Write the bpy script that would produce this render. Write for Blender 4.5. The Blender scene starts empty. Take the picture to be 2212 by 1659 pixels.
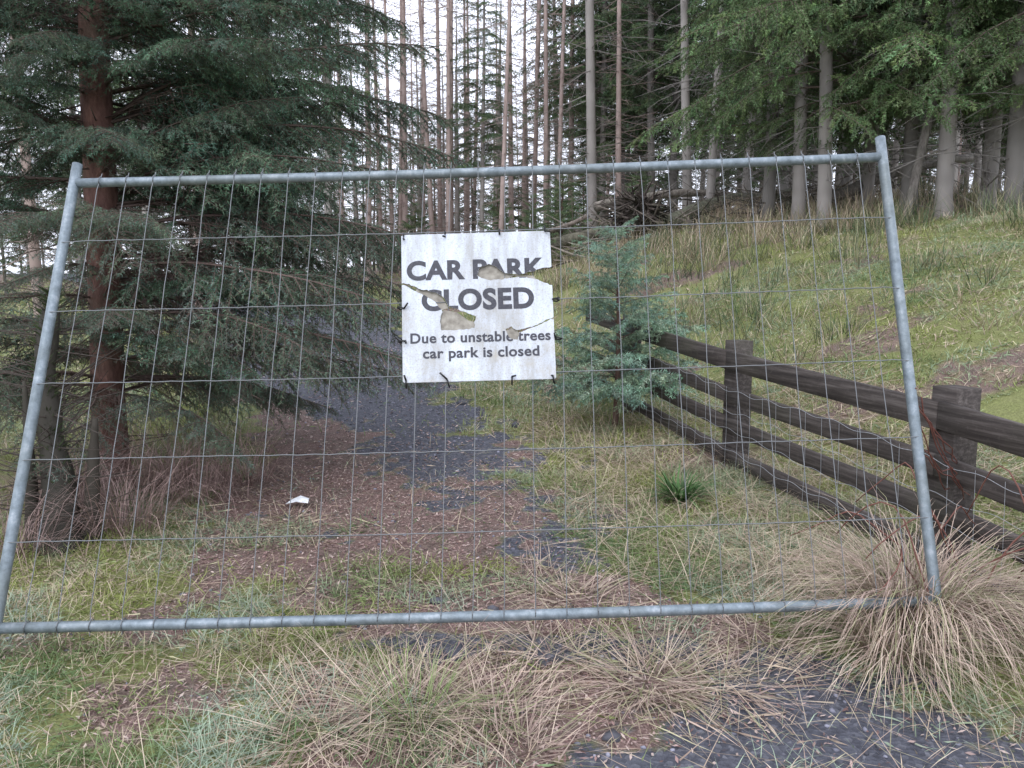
import bpy, math, random
import numpy as np
from mathutils import Vector
rng=np.random.default_rng(7); random.seed(7)
sc=bpy.context.scene
sc.view_settings.view_transform='Standard'; sc.view_settings.look='None'; sc.view_settings.exposure=0
COL=sc.collection

# ------------------------------------------------------------ noise / terrain
_tab=np.random.default_rng(3).random((256,256))
def vnoise(x,y):
    xi=np.floor(x).astype(int); yi=np.floor(y).astype(int); fx=x-xi; fy=y-yi
    fx=fx*fx*(3-2*fx); fy=fy*fy*(3-2*fy)
    a=_tab[xi&255,yi&255]; b=_tab[(xi+1)&255,yi&255]; c=_tab[xi&255,(yi+1)&255]; d=_tab[(xi+1)&255,(yi+1)&255]
    return (a*(1-fx)+b*fx)*(1-fy)+(c*(1-fx)+d*fx)*fy
def fbm(x,y,o=4):
    s=0;a=.5;t=0
    for k in range(o):
        s=s+a*vnoise(x*2**k+17.3*k+100,y*2**k+9.1*k+100); t+=a; a*=.5
    return s/t
def sp(x,k): return np.logaddexp(0,k*x)/k
def sm(x): x=np.clip(x,0,1); return x*x*(3-2*x)
YK=[-30,0,2,2.6,3,4,5,6,7.8,10,13,18,25,40,300]
XR=[1.9,1.6,1.4,1.2,.62,.48,.42,.30,-.38,-1.0,-1.9,-3.9,-8,-18,-200]
XL=[-1.6,-1.2,-.9,-.85,-1.0,-1.45,-1.8,-2.1,-2.8,-4.3,-5.6,-9.0,-15,-30,-260]
def inside(x,y):
    xr=np.interp(y,YK,XR); xl=np.interp(y,YK,XL)
    n=fbm(x*1.4,y*1.4); n2=fbm(x*6+5,y*6)
    w=.32
    j=(n-.5)*2.6+(n2-.5)*1.6
    return sm((xr-x)/w*.5+.5+j)*sm((x-xl)/w*.5+.5+j)
def rdist(x,y): return (x-2.07)*.971+(y-3.5)*.239
def gz(x,y):
    x=np.asarray(x,float); y=np.asarray(y,float)
    base=.09*sp(y-5,1.0)-.07*sp(y-27,.3)
    r=sp(rdist(x,y)-.55,4.)
    bank=2.65*(1-np.exp(-r/5.3))
    xr=np.interp(y,YK,XR); xl=np.interp(y,YK,XL)
    off=sm(np.maximum(x-xr,xl-x)/.8)
    bump=off*(.08*(fbm(x*1.1,y*1.1)-.5)+.34*(fbm(x*.3+3,y*.3,3)-.5)*sm((y-5)/5)+.14*(fbm(x*1.0+33,y*1.0,3)-.5)*sm((y-6)/4)+.03*fbm(x*5,y*5,2))
    return base+bank+bump+.012*(fbm(x*3,y*3)-.5)
def gz1(x,y): return float(gz(np.array([x]),np.array([y]))[0])
def masks(x,y):
    ins=inside(x,y)
    n=fbm(x*2.2+40,y*2.2); n2=fbm(x*9+3,y*9+8)
    xr=np.interp(y,YK,XR); xl=np.interp(y,YK,XL); u=(x-xl)/(xr-xl)
    g=lambda cx,cy,rx,ry: np.exp(-(((x-cx)/rx)**2+((y-cy)/ry)**2))
    a=(.85+.35*sm((y-6)/2))*sm((y-4.0)/1.6)*sm((u-.22+.30*sm((y-6)/2))/.30)+1.2*g(.85,2.05,.75,.38)+.95*g(-.85,2.12,.28,.16)+.8*g(-.1,2.72,.8,.14)+.8*g(1.1,2.6,.4,.3)+.6*g(.35,3.9,.35,.8)
    a=sm((a+(n-.5)*1.3+(n2-.5)*1.1-.25)/.5)
    asp=ins*a
    lit=ins*(1-a)
    forest=sm((y-17-1.5*(n-.5))/5)*(1-ins)
    lit=np.maximum(lit,forest*.75*sm((n2+n-.6)*2))
    br=(1-ins)*sm((fbm(x*.9+11,y*.9+4)-.60)*9)*.65
    lit=np.maximum(lit,br)
    return asp,lit,ins

# ------------------------------------------------------------ mesh helpers
class Acc:
    def __init__(s): s.V=[];s.Q=[];s.T=[];s.C=[];s.n=0
    def add(s,V,Q=None,T=None,C=(1,1,1)):
        V=np.asarray(V,float).reshape(-1,3)
        C=np.asarray(C,float)
        if C.ndim==1: C=np.tile(C,(len(V),1))
        s.V.append(V); s.C.append(C)
        if Q is not None and len(Q): s.Q.append(np.asarray(Q,int).reshape(-1,4)+s.n)
        if T is not None and len(T): s.T.append(np.asarray(T,int).reshape(-1,3)+s.n)
        s.n+=len(V)
    def get(s):
        V=np.concatenate(s.V); C=np.concatenate(s.C)
        Q=np.concatenate(s.Q) if s.Q else np.zeros((0,4),int)
        T=np.concatenate(s.T) if s.T else np.zeros((0,3),int)
        return V,Q,T,C
    def mesh(s,name,mat,smooth=False):
        V,Q,T,C=s.get(); return mk(name,V,Q,T,C,mat,smooth)
def mk(name,V,Q,T,C,mat,smooth=False):
    me=bpy.data.meshes.new(name)
    me.vertices.add(len(V)); me.vertices.foreach_set('co',V.astype(np.float32).ravel())
    nl=len(Q)*4+len(T)*3
    me.loops.add(nl); me.loops.foreach_set('vertex_index',np.concatenate([Q.ravel(),T.ravel()]).astype(np.int32))
    me.polygons.add(len(Q)+len(T))
    st=np.concatenate([np.arange(len(Q))*4,len(Q)*4+np.arange(len(T))*3]).astype(np.int32)
    me.polygons.foreach_set('loop_start',st)
    me.update(calc_edges=True)
    if smooth: me.polygons.foreach_set('use_smooth',np.ones(len(Q)+len(T),bool))
    at=me.color_attributes.new('Col','FLOAT_COLOR','POINT')
    c4=np.ones((len(V),4),np.float32); c4[:,:3]=C; at.data.foreach_set('color',c4.ravel())
    if mat: me.materials.append(mat)
    return me
def obj(name,me,parent=None,loc=(0,0,0)):
    o=bpy.data.objects.new(name,me); COL.objects.link(o); o.location=loc
    if parent: o.parent=parent
    return o
def empty(name,loc=(0,0,0)):
    o=bpy.data.objects.new(name,None); COL.objects.link(o); o.empty_display_size=.1; o.location=loc; return o
def tube(acc,P,R,sides=8,C=(1,1,1),cap=True):
    P=np.asarray(P,float); n=len(P); R=np.broadcast_to(np.asarray(R,float),(n,))
    D=np.gradient(P,axis=0); D/=np.linalg.norm(D,axis=1)[:,None]+1e-9
    ref=np.array([0,0,1.]) if abs(D[:,2]).mean()<.8 else np.array([1.,0,0])
    A=np.cross(D,ref); A/=np.linalg.norm(A,axis=1)[:,None]; B=np.cross(D,A)
    th=np.arange(sides)/sides*2*np.pi
    V=P[:,None]+R[:,None,None]*(np.cos(th)[None,:,None]*A[:,None]+np.sin(th)[None,:,None]*B[:,None])
    T=[]
    i=np.arange(n-1)[:,None]*sides; j=np.arange(sides)[None]; k=(j+1)%sides
    Q=np.stack([i+j,i+k,i+sides+k,i+sides+j],-1).reshape(-1,4)
    V=V.reshape(-1,3)
    if cap:
        V=np.vstack([V,P[0],P[-1]]); c0=n*sides; e=(n-1)*sides
        for a in range(sides):
            b=(a+1)%sides; T.append((c0,b,a)); T.append((c0+1,e+a,e+b))
    if np.ndim(C)==2:
        CC=np.repeat(C,sides,axis=0)
        if cap: CC=np.vstack([CC,C[0],C[-1]])
    else: CC=C
    acc.add(V,Q,T,CC)
def prisms(acc,P0,P1,R0,R1,C):
    P0=np.asarray(P0,float);P1=np.asarray(P1,float);n=len(P0)
    if n==0:return
    D=P1-P0; D/=np.linalg.norm(D,axis=1)[:,None]+1e-9
    ref=np.where(np.abs(D[:,2:3])<.8,np.array([[0,0,1.]]),np.array([[1.,0,0]]))
    A=np.cross(D,ref);A/=np.linalg.norm(A,axis=1)[:,None]+1e-9;B=np.cross(D,A)
    V=np.zeros((n,6,3))
    for k in range(3):
        t=k*2*np.pi/3; o=np.cos(t)*A+np.sin(t)*B
        V[:,k]=P0+o*np.asarray(R0)[:,None]; V[:,3+k]=P1+o*np.asarray(R1)[:,None]
    b=np.arange(n)[:,None]*6
    Q=np.concatenate([b+np.array([0,1,4,3]),b+np.array([1,2,5,4]),b+np.array([2,0,3,5])])
    acc.add(V,Q,None,np.repeat(np.broadcast_to(C,(n,3)),6,axis=0))
def needles(acc,P0,P1,den,nl,nw,C,r):
    P0=np.asarray(P0);P1=np.asarray(P1);C=np.asarray(C)
    L=np.linalg.norm(P1-P0,axis=1); cnt=np.maximum(1,(L*den+r.random(len(L))).astype(int))
    idx=np.repeat(np.arange(len(L)),cnt); n=len(idx)
    t=r.random(n)[:,None]; p=P0[idx]*(1-t)+P1[idx]*t
    D=((P1-P0)/(L[:,None]+1e-9))[idx]
    q=r.normal(size=(n,3)); q-=D*(q*D).sum(1)[:,None]; q/=np.linalg.norm(q,axis=1)[:,None]+1e-9
    d=D*r.uniform(.35,.9,(n,1))+q*.8; d/=np.linalg.norm(d,axis=1)[:,None]
    s=np.cross(d,r.normal(size=(n,3))); s/=np.linalg.norm(s,axis=1)[:,None]+1e-9
    l=nl*r.uniform(.7,1.2,(n,1))
    V=np.stack([p-s*nw/2,p+s*nw/2,p+d*l],1)
    c=C[idx]*r.uniform(.65,1.35,(n,1))
    acc.add(V,None,np.arange(n*3).reshape(-1,3),np.repeat(c,3,axis=0))
def blades(acc,P,az,lean,curl,L,W,C,clamp=True,tw=0.5,tip=1.15):
    n=len(P); V=np.zeros((n,7,3)); cur=P.copy(); a2=az+rng.uniform(-tw,tw,n)
    side=np.stack([-np.sin(a2),np.cos(a2),np.zeros(n)],1)
    W=np.broadcast_to(W,(n,))
    for k,w in enumerate([1,.85,.6,0]):
        if k<3:
            V[:,2*k]=cur-side*(W*w/2)[:,None]; V[:,2*k+1]=cur+side*(W*w/2)[:,None]
            ph=lean+curl*(k+.5)/3; s=L/3
            cur=cur+np.stack([s*np.sin(ph)*np.cos(az),s*np.sin(ph)*np.sin(az),s*np.cos(ph)],1)
        else: V[:,6]=cur
    V=V.reshape(-1,3)
    if clamp: V[:,2]=np.maximum(V[:,2],gz(V[:,0],V[:,1])+.003+.012*rng.random(len(V)))
    b=np.arange(n)[:,None]*7
    Q=np.concatenate([b+np.array([0,1,3,2]),b+np.array([2,3,5,4])]); T=b+np.array([4,5,6])
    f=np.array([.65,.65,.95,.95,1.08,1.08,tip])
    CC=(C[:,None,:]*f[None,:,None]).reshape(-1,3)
    acc.add(V,Q,T,CC)

# ------------------------------------------------------------ materials
def nmat(name):
    m=bpy.data.materials.new(name); m.use_nodes=True; nt=m.node_tree; nt.nodes.clear()
    o=nt.nodes.new('ShaderNodeOutputMaterial'); b=nt.nodes.new('ShaderNodeBsdfPrincipled')
    nt.links.new(b.outputs[0],o.inputs[0]); return m,nt,b,o
def N(nt,t,**k):
    n=nt.nodes.new(t)
    for a,v in k.items(): setattr(n,a,v)
    return n
def mix(nt,f,a,b,mode='MIX'):
    n=N(nt,'ShaderNodeMix',data_type='RGBA',blend_type=mode)
    for i,v in ((0,f),(6,a),(7,b)):
        if hasattr(v,'links') or hasattr(v,'is_linked'): nt.links.new(v,n.inputs[i])
        else: n.inputs[i].default_value=v if i==0 else (*v,1)
    return n.outputs[2]
def noise(nt,scale,vec=None,det=4,rough=.55,tp='Object',sv=None):
    tc=N(nt,'ShaderNodeTexCoord'); v=tc.outputs[tp]
    if sv:
        mp=N(nt,'ShaderNodeMapping'); mp.inputs['Scale'].default_value=sv; nt.links.new(v,mp.inputs[0]); v=mp.outputs[0]
    n=N(nt,'ShaderNodeTexNoise'); n.inputs['Scale'].default_value=scale; n.inputs['Detail'].default_value=det; n.inputs['Roughness'].default_value=rough
    nt.links.new(v,n.inputs['Vector']); return n.outputs['Fac']
def ramp(nt,f,stops):
    r=N(nt,'ShaderNodeValToRGB'); e=r.color_ramp.elements
    e[0].position=stops[0][0]; e[0].color=(*stops[0][1],1); e[1].position=stops[-1][0]; e[1].color=(*stops[-1][1],1)
    for p,c in stops[1:-1]:
        x=e.new(p); x.color=(*c,1)
    nt.links.new(f,r.inputs[0]); return r.outputs[0]
def bump(nt,b,h,st,dist):
    n=N(nt,'ShaderNodeBump'); n.inputs['Strength'].default_value=st; n.inputs['Distance'].default_value=dist
    nt.links.new(h,n.inputs['Height']); nt.links.new(n.outputs[0],b.inputs['Normal'])
def attr_mat(name,rough=.7,spec=.3,trans=0.,nscale=3.,lo=.7,hi=1.3):
    m,nt,b,o=nmat(name)
    a=N(nt,'ShaderNodeAttribute',attribute_name='Col')
    c=a.outputs['Color']
    if nscale:
        f=noise(nt,nscale,det=2)
        v=ramp(nt,f,[(.3,(lo,)*3),(.7,(hi,)*3)])
        c=mix(nt,1.,a.outputs['Color'],v,'MULTIPLY')
    nt.links.new(c,b.inputs['Base Color']); b.inputs['Roughness'].default_value=rough; b.inputs['Specular IOR Level'].default_value=spec
    if trans:
        t=N(nt,'ShaderNodeBsdfTranslucent'); nt.links.new(c,t.inputs[0]); ms=N(nt,'ShaderNodeMixShader'); ms.inputs[0].default_value=trans
        nt.links.new(b.outputs[0],ms.inputs[1]); nt.links.new(t.outputs[0],ms.inputs[2]); nt.links.new(ms.outputs[0],o.inputs[0])
    return m
M_grass=attr_mat('grass_blades',.55,.35,.2,0)
M_straw=attr_mat('dry_straw',.6,.3,.15,0)
M_spruce=attr_mat('spruce_needles_and_bark',.65,.2,0,1.2,.75,1.3)
M_bark,nt,b,o=nmat('spruce_bark')
a=N(nt,'ShaderNodeAttribute',attribute_name='Col')
f=noise(nt,14,sv=(1,1,.35),det=8,rough=.7); f2=noise(nt,3.)
c=mix(nt,1.,a.outputs['Color'],ramp(nt,f,[(.3,(.35,.33,.32)),(.55,(1,1,1)),(.72,(1.7,1.75,1.7))]),'MULTIPLY')
c=mix(nt,ramp(nt,f2,[(.5,(0,0,0)),(.75,(.4,.4,.4))]),c,(.10,.12,.075))
nt.links.new(c,b.inputs['Base Color']); b.inputs['Roughness'].default_value=.9; bump(nt,b,f,.9,.03)
M_stone=attr_mat('stone',.8,.3,0,30,.7,1.3)

# ground material
M_ground,nt,b,o=nmat('ground')
a=N(nt,'ShaderNodeAttribute',attribute_name='Col'); s=N(nt,'ShaderNodeSeparateColor'); nt.links.new(a.outputs['Color'],s.inputs[0])
nf=noise(nt,35,det=8,rough=.7); nm=noise(nt,6,det=6); nh=noise(nt,120,det=4,rough=.8)
vor=N(nt,'ShaderNodeTexVoronoi'); vor.inputs['Scale'].default_value=55; tc=N(nt,'ShaderNodeTexCoord'); nt.links.new(tc.outputs['Object'],vor.inputs['Vector'])
asp=mix(nt,.55,ramp(nt,nf,[(.3,(.030,.031,.040)),(.55,(.088,.091,.112)),(.75,(.21,.21,.235))]),ramp(nt,vor.outputs['Color'],[(.1,(.038,.039,.052)),(.7,(.103,.106,.13)),(1,(.25,.25,.275))]))
lit=ramp(nt,nh,[(.3,(.06,.036,.032)),(.5,(.19,.12,.105)),(.68,(.41,.31,.27))])
lit=mix(nt,ramp(nt,nm,[(.45,(0,0,0)),(.65,(.6,.6,.6))]),lit,(.115,.10,.078))
mos=mix(nt,nm,ramp(nt,nh,[(.3,(.07,.08,.022)),(.55,(.20,.235,.065)),(.75,(.36,.38,.13))]),ramp(nt,nf,[(.3,(.12,.11,.055)),(.7,(.28,.28,.12))]))
def fac(sock,nz):
    m1=N(nt,'ShaderNodeMath',operation='MULTIPLY_ADD'); nt.links.new(nz,m1.inputs[0]); m1.inputs[1].default_value=.9; nt.links.new(sock,m1.inputs[2])
    mr=N(nt,'ShaderNodeMapRange'); mr.inputs[1].default_value=.78; mr.inputs[2].default_value=1.12; nt.links.new(m1.outputs[0],mr.inputs[0]); return mr.outputs[0]
c=mix(nt,fac(s.outputs[1],nm),mos,lit); c=mix(nt,fac(s.outputs[0],nf),c,asp)
nt.links.new(c,b.inputs['Base Color']); b.inputs['Roughness'].default_value=.75; b.inputs['Specular IOR Level'].default_value=.35
bump(nt,b,mix(nt,.5,nf,vor.outputs['Distance']),.9,.02)

# ------------------------------------------------------------ ground sheet
ux=np.linspace(-1,1,620); xs=2*np.sinh(5.3*ux)
uy=np.linspace(-.62,1.02,500); ys=3.5+2*np.sinh(5.1*uy)
X,Y=np.meshgrid(xs,ys); Z=gz(X,Y)
asp_,lit_,_i=masks(X,Y)
nx,ny=len(xs),len(ys)
i=np.arange(ny-1)[:,None]*nx+np.arange(nx-1)[None]
Q=np.stack([i,i+1,i+1+nx,i+nx],-1).reshape(-1,4)
me=mk('ground',np.stack([X,Y,Z],-1).reshape(-1,3),Q,np.zeros((0,3),int),np.stack([asp_,lit_,_i],-1).reshape(-1,3),M_ground,True)
obj('ground',me)

# ------------------------------------------------------------ litter, gravel
def scatter(n,x0,x1,y0,y1): return rng.uniform(x0,x1,n),rng.uniform(y0,y1,n)
A=Acc()
for n,(x0,x1,y0,y1),sz in ((60000,(-2.6,2.2,1.7,5.5),1.),(36000,(-4.5,1.2,5.5,12),1.5)):
    x,y=scatter(n,x0,x1,y0,y1); a_,l_,in_=masks(x,y)
    pp=sm((fbm(x*1.7+3,y*1.7+60)-.45)*5)
    keep=rng.random(n)<(l_*.95+a_*(.06+.42*pp)+.05); x,y=x[keep],y[keep]; n=len(x)
    z=gz(x,y)+.004+.008*rng.random(n); th=rng.uniform(0,6.28,n); L=rng.uniform(.008,.034,n)*sz; w=rng.uniform(.0015,.005,n)*sz
    d=np.stack([np.cos(th),np.sin(th),rng.normal(0,.25,n)],1); s_=np.stack([-np.sin(th),np.cos(th),rng.normal(0,.3,n)],1)
    p=np.stack([x,y,z],1)
    V=np.stack([p-d*L[:,None]/2,p+s_*w[:,None],p+d*L[:,None]/2,p-s_*w[:,None]],1)
    pal=np.array([[.34,.22,.20],[.46,.33,.30],[.22,.13,.115],[.58,.46,.41],[.13,.085,.08]])
    C=pal[rng.integers(0,5,n)]*rng.uniform(.7,1.2,(n,1))
    A.add(V,np.arange(n*4).reshape(-1,4),None,np.repeat(C,4,axis=0))
obj('needle_litter',A.mesh('needle_litter',M_straw))

ico=np.array([[0,0,1],[.894,0,.447],[.276,.851,.447],[-.724,.526,.447],[-.724,-.526,.447],[.276,-.851,.447],[.724,.526,-.447],[-.276,.851,-.447],[-.894,0,-.447],[-.276,-.851,-.447],[.724,-.526,-.447],[0,0,-1]])
icoF=np.array([[0,1,2],[0,2,3],[0,3,4],[0,4,5],[0,5,1],[1,6,2],[2,7,3],[3,8,4],[4,9,5],[5,10,1],[6,7,2],[7,8,3],[8,9,4],[9,10,5],[10,6,1],[11,7,6],[11,8,7],[11,9,8],[11,10,9],[11,6,10]])
def rocks(acc,x,y,r,C):
    n=len(x); V=ico[None]*rng.uniform(.6,1.25,(n,12,1))*r[:,None,None]*rng.uniform(.6,1.3,(n,1,3)); V[:,:,2]*=.6
    V+=np.stack([x,y,gz(x,y)+r*.12],1)[:,None]
    F=(icoF[None]+np.arange(n)[:,None,None]*12).reshape(-1,3)
    acc.add(V,None,F,np.repeat(C,12,axis=0))
A=Acc()
x,y=scatter(14000,-4,2.2,1.8,11); a_,l_,in_=masks(x,y); k=rng.random(14000)<a_*.8+l_*.12; x,y=x[k],y[k]
rocks(A,x,y,rng.uniform(.003,.010,len(x))*(1+.1*y),np.array([[.12,.12,.145]])*rng.uniform(.5,2.4,(len(x),1)))
obj('gravel',A.mesh('gravel',M_stone))
A=Acc()
st=[(-.32,3.15,.035),(-.08,3.06,.04),(.04,3.03,.03),(.03,6.6,.06),(-.5,7.5,.05),(.3,2.15,.03),(-.6,2.9,.025),(.25,3.1,.02),(1.1,2.1,.02),(.9,2.6,.022),(-.2,5.5,.03)]
rocks(A,np.array([s[0] for s in st]),np.array([s[1] for s in st]),np.array([s[2] for s in st]),np.array([[.09,.09,.105]]*len(st)))
obj('loose_stones',A.mesh('loose_stones',M_stone))

# ------------------------------------------------------------ grass
STRAW=np.array([[.58,.47,.34],[.51,.40,.30],[.66,.55,.42],[.43,.32,.25],[.54,.50,.32]])
def gcol(x,y,fs):
    n=len(x); nn=fbm(x*.9+7,y*.9+2); n3=fbm(x*2.5+70,y*2.5)
    yel=np.array([.30,.34,.10]); fro=np.array([.36,.45,.34]); gr=np.array([.16,.24,.10])
    t=sm((nn-.35)*3.5)[:,None]; c=gr*(1-t)+yel*t
    f=(sm((n3-.45)*6)*np.where(y<3.2,.9,.55))[:,None]; c=c*(1-f)+fro*f
    s_=rng.random(n)<fs*(.3+1.6*sm((fbm(x*1.6+30,y*1.6)-.35)*3))
    c[s_]=STRAW[rng.integers(0,5,s_.sum())]
    return c*rng.uniform(.65,1.25,(n,1))
A=Acc()
for n,(x0,x1,y0,y1),Lr,W,fs in (
    (180000,(-3.4,3.2,1.6,5.2),(.03,.11),.0029,.24),
    (130000,(-7,8,5.2,11),(.04,.12),.0065,.24),
    (80000,(-16,18,11,28),(.06,.20),.015,.30)):
    x,y=scatter(n,x0,x1,y0,y1)
    vis=np.abs(x)<.78*y+.6; x,y=x[vis],y[vis]
    a_,l_,in_=masks(x,y); pk=.02+.98*(1-in_)*(1-.5*l_)*(.40+.60*sm((fbm(x*3,y*3)-.3)*4))
    pk=np.maximum(pk,in_*sm((fbm(x*1.8+50,y*1.8+3)-.50)*8)*.6*(y<4.2)*(1-a_*.7))
    k=rng.random(len(x))<pk; x,y=x[k],y[k]; n=len(x)
    L=rng.uniform(*Lr,n)*(.6+.9*fbm(x*2,y*2))
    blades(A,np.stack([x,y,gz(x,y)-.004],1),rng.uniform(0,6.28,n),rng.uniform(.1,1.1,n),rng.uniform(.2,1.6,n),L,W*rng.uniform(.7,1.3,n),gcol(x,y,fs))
obj('grass',A.mesh('grass',M_grass))

A=Acc()
def loose(n,x0,x1,y0,y1,Lr,W,pf):
    x,y=scatter(n,x0,x1,y0,y1); vis=np.abs(x)<.78*y+.6; x,y=x[vis],y[vis]
    k=rng.random(len(x))<pf(x,y); x,y=x[k],y[k]; n=len(x)
    blades(A,np.stack([x,y,gz(x,y)+.01],1),rng.uniform(0,6.28,n),rng.uniform(1.0,1.6,n),rng.uniform(.0,.5,n),rng.uniform(*Lr,n),W,STRAW[rng.integers(0,5,n)]*rng.uniform(.6,1.2,(n,1)))
loose(6500,-3,2.8,1.7,3.4,(.08,.36),.0028,lambda x,y:(.22+.78*sm((fbm(x*1.5+9,y*1.5)-.4)*4)*(x>-1.1))*np.where((x>.45)&(y<2.35),.35,1.))
loose(7500,.2,3.0,3.2,7,(.12,.45),.0036,lambda x,y:(1-masks(x,y)[2])*.9)
loose(2200,-3,.2,3.2,6,(.08,.3),.0033,lambda x,y:.3+0*x)
loose(11000,-8,10,7,14,(.15,.42),.0065,lambda x,y:(1-masks(x,y)[2])*sm((fbm(x*.8+9,y*.8)-.38)*5))
def tuft(x0,y0,n,Lr,W,lean,curl,rad,pal,mul=1.,acc=None,zo=0):
    r=rad*np.sqrt(rng.random(n)); th=rng.uniform(0,6.28,n); x=x0+r*np.cos(th); y=y0+r*np.sin(th)
    az=th+rng.normal(0,.6,n)
    blades(acc or A,np.stack([x,y,gz(x,y)+zo],1),az,rng.uniform(*lean,n),rng.uniform(*curl,n),rng.uniform(*Lr,n),W,pal[rng.integers(0,len(pal),n)]*rng.uniform(.6,1.2,(n,1))*mul)
PINK=np.array([[.61,.48,.38],[.55,.42,.35],[.69,.57,.45],[.45,.33,.28],[.36,.36,.20]])
for (x,y,n,s) in ((-.34,2.33,380,1.),(-.05,2.3,200,.9),(.48,2.48,340,.9),(.72,2.45,120,.8),(-.58,2.2,180,.9),(.28,3.15,200,.8),(.12,3.35,120,.7),(-1.25,4.2,90,.6),(1.25,3.4,170,.9),(1.1,5.2,160,1.),(1.5,4.4,160,1.),(.75,5.6,160,1.),(.35,6.3,120,.9),(1.9,3.0,200,.8),(.15,2.65,120,.8),(1.0,2.85,120,.7),(.0,2.05,140,.8)):
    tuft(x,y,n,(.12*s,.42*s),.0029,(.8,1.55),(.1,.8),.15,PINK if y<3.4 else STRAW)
tuft(-.3,2.25,120,(.15,.3),.003,(.1,1.1),(.2,.9),.10,np.array([[.2,.29,.10],[.3,.36,.16]]))
obj('dry_grass',A.mesh('dry_grass',M_straw))
A=Acc()
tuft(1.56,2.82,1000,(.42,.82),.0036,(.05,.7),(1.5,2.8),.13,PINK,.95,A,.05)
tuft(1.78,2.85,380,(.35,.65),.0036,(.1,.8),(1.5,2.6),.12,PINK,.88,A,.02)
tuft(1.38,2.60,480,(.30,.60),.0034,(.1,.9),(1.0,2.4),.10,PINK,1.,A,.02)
obj('straw_tussock',A.mesh('straw_tussock',M_straw))
A=Acc()
BR=np.array([[.32,.23,.21],[.40,.29,.26],[.25,.17,.155]])
for (x,y,n) in ((-2.2,4.7,420),(-1.9,4.5,220),(-2.5,4.2,300),(-2.05,3.9,250),(-2.4,3.5,150),(-1.75,4.9,160),(-2.75,4.6,260)):
    tuft(x,y,n,(.3,.75),.0036,(.0,.7),(.8,2.3),.18,BR,1.1,A,.05)
obj('dry_undergrowth',A.mesh('dry_undergrowth',M_straw))
A=Acc()
FR=np.array([[.10,.22,.06],[.14,.28,.09],[.08,.16,.05]])
tuft(1.04,4.6,150,(.16,.30),.013,(.3,1.2),(.5,1.3),.06,FR,.8,A,.02)
obj('green_grass_clump',A.mesh('green_grass_clump',M_grass))
A=Acc()
RU=np.array([[.08,.13,.06],[.12,.17,.08],[.20,.21,.11],[.38,.33,.21]])
for (x,y,s) in ((4.6,10.5,1.),(3.3,11,.9),(5.2,11.3,1.1),(7.,11.,1.),(2.4,8.5,.8),(3.,8.9,.8),(4.,12.2,1.),(6.,12.5,1.),(2.1,10,.9),(3.7,13.5,1.),(5.,14,1.),(7.8,12.5,1.),(3.2,7.3,.6),(5.2,8.4,.7),(2.9,13,1),(6.3,9.6,.8),(4.5,15,1.),(2.6,15,1)):
    for q in range(3): tuft(x+rng.normal(0,.35),y+rng.normal(0,.35),45,(.2*s,.7*s),.008,(.0,.7),(.0,.9),.25,RU,1.,A)
for k in range(150):
    x=rng.uniform(.5,10); y=rng.uniform(12,19)
    tuft(x,y,40,(.25,.7),.011,(.0,.8),(.1,1.0),.35,STRAW if k%4 else RU,.9,A)
for k in range(45):
    x=rng.uniform(2.2,8.5); y=rng.uniform(6.,12)
    if rdist(x,y)<.6: continue
    tuft(x,y,45,(.12,.42),.006,(.2,1.2),(.3,1.2),.28,STRAW if k%3 else RU,.95,A)
obj('rushes',A.mesh('rushes',M_grass))
A=Acc()
px,py=-1.3,4.5; pz=gz1(px,py)+.03
V=[(-.07,-.035,0),(.0,-.05,.018),(.065,-.03,.004),(.055,.04,.015),(0,.05,.03),(-.055,.045,.006)]
A.add(np.array(V)+[px,py,pz],[(0,1,4,5),(1,2,3,4)],None,(.8,.82,.85))
A.add(np.array([(-.1,.62,0),(-.08,.6,.01),(-.07,.63,.01),(-.09,.65,0)])+[px+1.0,py+.1,gz1(px+.9,py+.7)+.02],[(0,1,2,3)],None,(.75,.75,.78))
obj('paper_litter',A.mesh('paper_litter',M_stone))

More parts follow.
